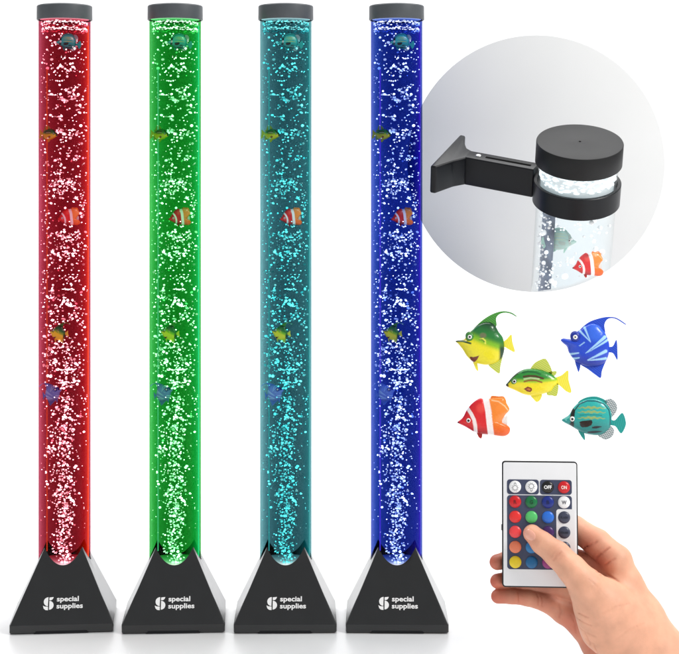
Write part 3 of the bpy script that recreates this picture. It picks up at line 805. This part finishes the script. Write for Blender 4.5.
# ------------------------------------------------------------------ remote control
YR = -.30; FR = (D+YR)/D
RO = P(540, 524.2, YR)
def rl(px, py): return ((px-540)*K*FR, -(py-524.2)*K*FR)       # remote plane coordinates
AIM = (CAM-RO).normalized(); RQ = Matrix.Rotation(-math.atan2(-AIM.x, -AIM.y)*.6, 4, 'Z') @ Matrix.Rotation(-math.asin(AIM.z)*.6, 4, 'X')
rem = empty('remote_control', RO); rem.rotation_euler = RQ.to_euler(); tag(rem, 'slim white remote control with coloured round buttons held in the hand', 'remote control')
def rpart(nm, bm, m, parent=None, deg=40):
    me = bm_mesh(nm, bm); sharp(me, deg); return link(nm, me, m, parent or rem)
def rr(x0, y0, x1, y1, r, yf, yb, bev=0):
    a = rl(x0, y1); b = rl(x1, y0); bm = prism(rrect(a[0], a[1], b[0], b[1], r*K), yf, yb)
    if bev:
        bm.normal_update(); es = [e for e in bm.edges if e.calc_face_angle(0) > 1.2 and max(v.co.y for v in e.verts) < yf+1e-6]
        bmesh.ops.bevel(bm, geom=es, offset=bev, segments=3, profile=.5, affect='EDGES')
    return bm
M_rblack = pmat('remote_black_plastic', (.006,.006,.007,1), .35)
M_rface = pmat('remote_white_face', (.80,.80,.81,1), .35, .5, var=.02, vscale=40)
M_pad = pmat('slate_keypad', lin(62,68,92), .5, .4, var=.08, vscale=120)
body = rpart('case', rr(502.3,462.0,577.7,586.4,2.6,.0004,.009,.0004), M_rblack)
rpart('ir_window', rr(501.6,525,503.2,531,.3,.003,.006), M_rblack, body)
face = rpart('face_plate', rr(503.5,463.3,576.5,585.0,1.8,-.0002,.004,.0002), M_rface)
rpart('keypad', rr(507.3,480.2,539.0,494.8,2.2,-.00045,.001), M_pad)
rpart('keypad', rr(540.2,480.2,571.8,494.8,2.2,-.00045,.001), M_pad)
rpart('keypad', rr(507.3,495.8,571.8,568.6,2.4,-.00046,.001), M_pad)
rpart('keypad_inlay', rr(556.2,509.0,574.6,571.0,2.2,-.0007,.0008), M_rface)
cols = [515.3,531.5,547.9,564.0]; rows = [487.4,502.2,517.1,531.9,546.8,561.6]
BC = [[(240,240,240),(240,240,240),(14,14,16),(205,18,28)],
      [(205,22,30),(10,112,60),(20,42,132),(242,242,242)],
      [(226,46,44),(86,196,108),(40,112,214),(62,66,86)],
      [(232,66,70),(60,170,190),(70,32,100),(62,66,86)],
      [(230,126,90),(40,120,180),(120,40,110),(62,66,86)],
      [(232,204,34),(16,98,150),(150,50,120),(62,66,86)]]
bprof = [(0,-.0021),(.0022,-.00205),(.0042,-.0018),(.0054,-.0013),(.0060,-.0007),(.0061,.0005)]
def button_mesh():
    me = lathe('button', [(r*FR, -y) for r, y in bprof], n=40)
    me.transform(Matrix.Rotation(math.pi/2, 4, 'X')); return me
me_btn = button_mesh()
mats = {}
lab_txt = {(0,2):('OFF',(245,245,245),7.6,3.6),(0,3):('ON',(250,225,215),5.6,3.6),(1,0):('R',(110,8,14),2.8,3.6),(1,1):('G',(4,62,34),3.2,3.8),(1,2):('B',(10,20,78),2.8,3.6),(1,3):('W',(90,90,95),4.8,3.8),
           (2,3):('FLASH',(44,48,66),7.2,2.0),(3,3):('STROBE',(40,44,62),8.0,2.0)}
def ink(c):
    if c not in mats: mats[c] = pmat('ink', lin(*c), .5)
    return mats[c]
def plastic(c):
    k = ('b',)+c
    if k not in mats: mats[k] = pmat('button_rubber', lin(*c), .32, .5, var=.05, vscale=300)
    return mats[k]
names = {(240,240,240):'white'}
for r in range(6):
    for c in range(4):
        b = link('button', me_btn.copy(), plastic(BC[r][c]), rem); x, z = rl(cols[c], rows[r]); b.location = (x, -.0002, z)
        if (r, c) in lab_txt:
            s, ic, w, h = lab_txt[(r, c)]
            me = fit_text(s, w*K*FR, h*K*FR, bold=.012 if r else .03, depth=.0003)
            for v in me.vertices:                             # wrap the letters over the button's dome
                rr_ = math.hypot(v.co.x, v.co.z); yy = np.interp(rr_, [q[0]*FR for q in bprof[:5]], [q[1] for q in bprof[:5]]); v.co.y += yy-.00002
            t = link('lettering', me, ink(ic), b)
        if r == 0 and c < 2:                                   # brightness marks
            V = []; F = []
            def add(pts, rad, closed=False):
                pts = [(px_, np.interp(math.hypot(px_,pz_), [q[0]*FR for q in bprof[:5]], [q[1] for q in bprof[:5]])-.00005, pz_) for px_, pz_ in pts]
                a, f_ = stroke(pts, rad, closed, 6); bb = len(V); V.extend(a); F.extend(tuple(i+bb for i in q) for q in f_)
            oz = -.0008 if c == 0 else .0006
            add([(.0019*math.cos(k*math.pi/12), oz+.0019*math.sin(k*math.pi/12)) for k in range(24)], .00016, True)
            for k in range(10):
                a = k*math.pi/5; add([(.0024*math.cos(a), oz+.0024*math.sin(a)), (.0030*math.cos(a), oz+.0030*math.sin(a))], .00016)
            s = 1 if c == 0 else -1
            add([(-.0009, oz+s*.0032+ (0 if s>0 else -.0002)), (0, oz+s*.0041), (.0009, oz+s*.0032)], .00022)
            link('icon', mesh('icon', V, F), ink((60,60,64)), b)

# ------------------------------------------------------------------ hand (signed distance field -> one continuous skin)
def cone_d(p, a, b, ra, rb, flat=1.0):
    a = np.array(a, float); b = np.array(b, float)
    if flat != 1.0:
        a = a*[1,1,flat]; b = b*[1,1,flat]; p = p*np.array([1,1,flat], p.dtype)
    ba = b-a; t = np.clip(((p-a)@ba)/ba.dot(ba), 0, 1)
    return np.linalg.norm(p-a-t[...,None]*ba, axis=-1)-(ra+(rb-ra)*t)
def smin(a, b, k):
    h = np.clip(.5+.5*(b-a)/k, 0, 1); return b*(1-h)+a*h-k*h*(1-h)
def chain(p, pts, k=3.0, flat=1.0):
    d = None
    for q0, q1 in zip(pts, pts[1:]):
        e = cone_d(p, q0[:3], q1[:3], q0[3], q1[3], flat); d = e if d is None else smin(d, e, k)
    return d
THUMB = [(531.8,532.6,9.6,9.0),(541.5,541.5,12,11.0),(556,552.2,15,12.9),(570.5,566.5,16.5,14.2),(585,583,16,17.5),(598,602,9,24)]
INDEX = [(522,512,-19.5,8),(548,518,-21.5,9.5),(576,529,-24,12.0),(598,543.5,-21,14),(617,560,-15,15)]
MIDDLE = [(497.8,563.5,-15.5,8.0),(507,562,-21,8.6),(520,560,-26,9.2),(558,556,-33,10.5),(606,571,-30,13.5)]
RING = [(498.0,582.5,-17.5,7.6),(508,582,-24,8.3),(524,584.5,-31,9.0),(552,590,-38,11),(598,597,-42,13.5)]
PINKY = [(498.6,597.3,-16.0,7.4),(512,597.5,-21,7.7),(528,599.5,-27,8.2),(548,604.0,-34,10.5),(566,613,-40,14),(592,624,-42,18)]
def hand_sdf(p):
    pal = chain(p, [(617,560,-15,15),(624,586,-17,19.5),(637,618,-20,27),(655,655,-22,32),(712,740,-24,34)], 6, 1.25)
    th = chain(p, [(588,588,12,17.5),(600,602,6,27.5),(611,617.5,-2,33.5),(625,629.5,-8,33.5),(650,662,-16,37),(700,735,-22,37)], 6, 1.22)
    pal = smin(pal, th, 10)
    for ch in ([(606,571,-30,13.5),(632,612,-32,22),(662,662,-30,28)], [(598,592,-42,14),(628,630,-38,22),(664,676,-32,28)],
               [(566,611,-42,12.5),(586,626.5,-43,15.5),(604,645.5,-42,20.5),(640,690,-36,30),(680,740,-30,34)]):
        pal = smin(pal, chain(p, ch, 6), 8)
    d = smin(pal, chain(p, THUMB, 3), 7)
    fi = chain(p, INDEX, 3)
    for fg in (MIDDLE, RING, PINKY): fi = smin(fi, chain(p, fg, 2.5), .9)
    d = smin(d, fi, 4)
    # creases: knuckle of the thumb, folds of the web, joints of the fingers
    def crease(pts, r, k):
        nonlocal d
        e = None
        for q0, q1 in zip(pts, pts[1:]):
            c = cone_d(p, q0[:3], q1[:3], r, r); e = c if e is None else np.minimum(e, c)
        d = -smin(-d, e, k)
    for pts, r in CREASES: crease(pts, r, 1.0)
    # keep clear of the remote
    q = np.abs(p-np.array([540,524.2,-4.5], p.dtype))-np.array([37.9,62.4,4.9], p.dtype)
    bx = np.linalg.norm(np.maximum(q, 0), axis=-1)+np.minimum(q.max(-1), 0)
    return np.maximum(d, -bx+.25)
CREASES = []
lo = np.array([486.,496.,-70.]); hi = np.array([706.,716.,38.]); VX = .95
def grid_eval(fn):
    n = np.ceil((hi-lo)/VX).astype(int)+1
    ax = [lo[i]+VX*np.arange(n[i]) for i in range(3)]
    out = np.empty(n, np.float32)
    yy, zz = np.meshgrid(ax[1], ax[2], indexing='ij')
    for i0 in range(0, n[0], 16):
        xs = ax[0][i0:i0+16]
        p = np.stack([np.broadcast_to(xs[:,None,None], (len(xs),)+yy.shape), np.broadcast_to(yy, (len(xs),)+yy.shape), np.broadcast_to(zz, (len(xs),)+yy.shape)], -1).astype(np.float32)
        out[i0:i0+16] = fn(p)
    return out
def surface_nets(f):
    nx, ny, nz = f.shape; s = f < 0
    acc = np.zeros((nx-1,ny-1,nz-1,3), np.float32); cnt = np.zeros((nx-1,ny-1,nz-1), np.float32)
    off = [(i,j,k) for i in (0,1) for j in (0,1) for k in (0,1)]
    def sl(o): return (slice(o[0], nx-1+o[0]), slice(o[1], ny-1+o[1]), slice(o[2], nz-1+o[2]))
    for a in off:
        for axn in range(3):
            if a[axn]: continue
            b = list(a); b[axn] = 1
            fa, fb = f[sl(a)], f[sl(b)]; cr = (fa < 0) != (fb < 0)
            t = np.where(cr, fa/np.where(cr, fa-fb, 1), 0)
            for q in range(3): acc[...,q] += np.where(cr, a[q]+(t if q == axn else 0), 0)
            cnt += cr
    m = cnt > 0; idx = -np.ones(m.shape, np.int64); idx[m] = np.arange(m.sum())
    cells = np.argwhere(m); V = cells+acc[m]/cnt[m][:,None]
    F = []
    for axn in range(3):
        u, w = (axn+1) % 3, (axn+2) % 3
        a0 = [slice(1,-1)]*3; a0[axn] = slice(0,-1); a1 = list(a0); a1[axn] = slice(1,None)
        A = s[tuple(a0)]; B = s[tuple(a1)]
        for flip, cond in ((False, A & ~B), (True, ~A & B)):
            e = np.argwhere(cond)
            base = e.copy(); base[:,u] += 1; base[:,w] += 1
            def cell(du, dw):
                c = base.copy(); c[:,u] += du; c[:,w] += dw
                c = np.minimum(c, np.array(idx.shape)-1); return idx[c[:,0],c[:,1],c[:,2]]
            q = np.stack([cell(-1,-1), cell(0,-1), cell(0,0), cell(-1,0)], 1)
            if flip: q = q[:,::-1]
            F.append(q)
    F = np.concatenate(F); F = F[(F >= 0).all(1)]
    return V, F
YH = YR; HC = np.array([600.,580.,0.])
def h2w(p):
    """hand units (px, py, towards the camera) -> metres from the hand's origin"""
    p = np.asarray(p, float); q = (p-HC)*K*FR
    return np.stack([q[...,0], -q[...,2]-.0002, -q[...,1]], -1)
def surf_front(px, py, d0=40):
    """march from the camera side to the skin"""
    p = np.array([px, py, d0], float)
    for _ in range(60):
        d = float(hand_sdf(p[None].astype(np.float32))[0])
        p[2] -= d*.7
        if abs(d) < .02 or p[2] < -70: break
    return p
def on_skin(pts, dz=0): return [tuple(surf_front(x, y)+np.array([0,0,dz])) for x, y in pts]
_cr = [
  ([(549.5,553),(552,549.5)],.1),([(551.5,557),(555,551.5),(559.5,548.2)],.3),([(557.5,555.5),(560,552.5)],.1),([(558,551.5),(555.5,549.5)],.15),
  ([(583.5,551),(588,546),(592,543.5),(597,541)],.75),([(590,563),(597,556),(602,551.5),(609,546.5)],.9),([(598,571),(604,564.5),(610,559),(614,557)],.55),([(594,567.5),(606,573),(617,578.5)],.9),
  ([(583,556),(584,549),(587,544.5)],.6),
  ([(586,574),(592,580),(596,588)],.12),([(590,577),(597,585),(602,590)],.08),
  ([(571,604),(577,608),(585,611)],.5),([(573,611),(580,616),(588,619)],.45),([(577,622),(584,627),(592,630)],.3),([(584,634),(591,638)],.25),
  ([(598,606),(612,600),(626,598)],.15),([(612,632),(625,622),(640,617)],.15),
  ([(537.5,594.5),(539.5,600),(539,606)],.45),([(541.5,596),(543.5,602),(543,608)],.4),([(518,592),(519.5,598),(519,603)],.35),
  ([(560,606),(562,612),(560,619)],.5),([(572,616),(576,624),(577,634)],.5),([(583,628),(588,638),(590,650)],.5),([(592,640),(596,648),(597,656)],.4),
]
_cr2 = [(on_skin(a), r) for a, r in _cr]
CREASES = _cr2
f = grid_eval(hand_sdf)
V, F = surface_nets(f); V = lo+V*VX
# slight smoothing to hide the voxel steps
nbr = np.concatenate([F[:,[0,1]],F[:,[1,2]],F[:,[2,3]],F[:,[3,0]]]); 
def relax(V, lam):
    acc = np.zeros_like(V); c = np.zeros(len(V)); np.add.at(acc, nbr[:,0], V[nbr[:,1]]); np.add.at(acc, nbr[:,1], V[nbr[:,0]])
    np.add.at(c, nbr[:,0], 1); np.add.at(c, nbr[:,1], 1); return V+lam*(acc/np.maximum(c,1)[:,None]-V)
V = relax(V, .5); V = relax(V, -.42); V = relax(V, .4)
hand_loc = RO+RQ.to_3x3() @ Vector(((600-540)*K*FR, 0, -(580-524.2)*K*FR))
W = h2w(V)
me = bpy.data.meshes.new('hand'); me.from_pydata(W.tolist(), [], F[:,::-1].tolist()); me.update()
bm = bmesh.new(); bm.from_mesh(me); bmesh.ops.recalc_face_normals(bm, faces=bm.faces); bm.to_mesh(me); bm.free()
me.polygons.foreach_set('use_smooth', [True]*len(me.polygons))
base_c = np.array(lin(226,168,138)[:3]); red_c = np.array(lin(186,80,60)[:3]); pale = np.array(lin(244,204,170)[:3])  # red_c: skin redness, deepened in place of shade on the fingers
def blend_at(w, c, r, s):
    d = np.linalg.norm(V-np.array(c), axis=1); return np.maximum(w, s*np.clip(1-d/r, 0, 1)**.8)
w = np.zeros(len(V))
for c, r, s in (((493,563,-14),24,.95),((493,583,-15),24,.95),((494,598,-14),30,.9),((515,598,-22),26,.7),((545,600,-30),30,.6),((530,540,14),14,.30),((586,548,-16),24,.8),((599,560,-12),22,.8),((556,552,24),12,.22),((572,626,-34),34,.7),((592,648,-30),34,.6),((548,562,8),14,.35)):
    w = blend_at(w, c, r, s)
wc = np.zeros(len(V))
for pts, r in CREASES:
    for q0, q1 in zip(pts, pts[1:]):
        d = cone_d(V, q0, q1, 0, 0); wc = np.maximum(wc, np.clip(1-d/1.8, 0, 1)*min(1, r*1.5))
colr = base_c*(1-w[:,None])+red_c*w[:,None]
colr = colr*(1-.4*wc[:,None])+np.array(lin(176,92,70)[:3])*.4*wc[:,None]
at = me.color_attributes.new('Col', 'FLOAT_COLOR', 'POINT'); at.data.foreach_set('color', np.concatenate([colr, np.ones((len(V),1))], 1).astype(np.float32).ravel())
M_skin = pmat('skin', (1,1,1,1), .48, .4, attr='Col', var=.10, vscale=75, bump=.34, bscale=1100, sss=.12)
hand = link('hand', me, M_skin); hand.location = hand_loc; hand.rotation_euler = RQ.to_euler()
tag(hand, "person's bare right hand holding the white remote, thumb pressing a button", 'hand')
# thumb nail laid on the skin
def nail():
    c2 = np.array([528.6,533.0]); ax = np.array([.80,.60]); pe = np.array([-.60,.80]); V = []; F = []; nr, na = 9, 36
    def lift(u, v):
        x, y = c2+ax*u+pe*v; p = surf_front(x, y); return p
    e = .6
    pts = [(0,0)]+[(7.2*(i/nr)*math.cos(2*math.pi*k/na)*(1.0 if math.cos(2*math.pi*k/na) > 0 else .82), 5.2*(i/nr)*math.sin(2*math.pi*k/na)) for i in range(1, nr+1) for k in range(na)]
    for i, (u, v) in enumerate(pts):
        p = lift(u, v); s = 0 if i == 0 else ((i-1)//na+1)/nr
        V.append(h2w(p+np.array([0,0,.75*(1-s**6)-.25])))
    for k in range(na): F.append((0, 1+k, 1+(k+1) % na))
    for i in range(nr-1):
        for k in range(na): F.append((1+i*na+k, 1+(i+1)*na+k, 1+(i+1)*na+(k+1) % na, 1+i*na+(k+1) % na))
    me = mesh('thumbnail', V, F); bm = bmesh.new(); bm.from_mesh(me); bmesh.ops.recalc_face_normals(bm, faces=bm.faces); bm.to_mesh(me); bm.free(); return me
link('thumbnail', nail(), pmat('nail', lin(232,168,146), .22, .5, var=.05, vscale=200, coat=.3), hand)

# ------------------------------------------------------------------ camera, light, render settings
cam = bpy.data.cameras.new('camera'); co = bpy.data.objects.new('camera', cam); C.objects.link(co)
co.location = CAM; co.rotation_euler = (math.pi/2, 0, 0); cam.sensor_width = 36; cam.lens = 36*D/.679
cam.shift_y = (P(0,327,0).z-CAM.z)/.679; cam.clip_end = 100; cam.clip_start = .01
sc.camera = co
w = bpy.data.worlds.new('World'); sc.world = w; w.use_nodes = True
w.node_tree.nodes['Background'].inputs['Color'].default_value = (.97,.985,1,1); w.node_tree.nodes['Background'].inputs['Strength'].default_value = .52
def area(name, loc, target, sx, sy, power, col=(1,1,1)):
    l = bpy.data.lights.new(name, 'AREA'); l.shape = 'RECTANGLE'; l.size = sx; l.size_y = sy; l.energy = power; l.color = col
    o = bpy.data.objects.new(name, l); C.objects.link(o); o.location = loc
    o.rotation_euler = (Vector(target)-Vector(loc)).to_track_quat('-Z', 'Y').to_euler(); return o
area('backdrop_softbox', (0, .75, 2.6), (0, 1.3, .3), 3.6, 1.0, 85)
area('key_softbox', (1.35, -1.05, 1.45), (.1, 0, .28), .55, .55, 25, (1,.985,.96))
sc.view_settings.view_transform = 'Standard'; sc.view_settings.look = 'None'; sc.view_settings.exposure = 0; sc.view_settings.gamma = 1
cy = sc.cycles; cy.use_denoising = True; cy.max_bounces = 12; cy.transparent_max_bounces = 32; cy.volume_bounces = 0; cy.caustics_reflective = False; cy.caustics_refractive = False
cy.sample_clamp_indirect = 6
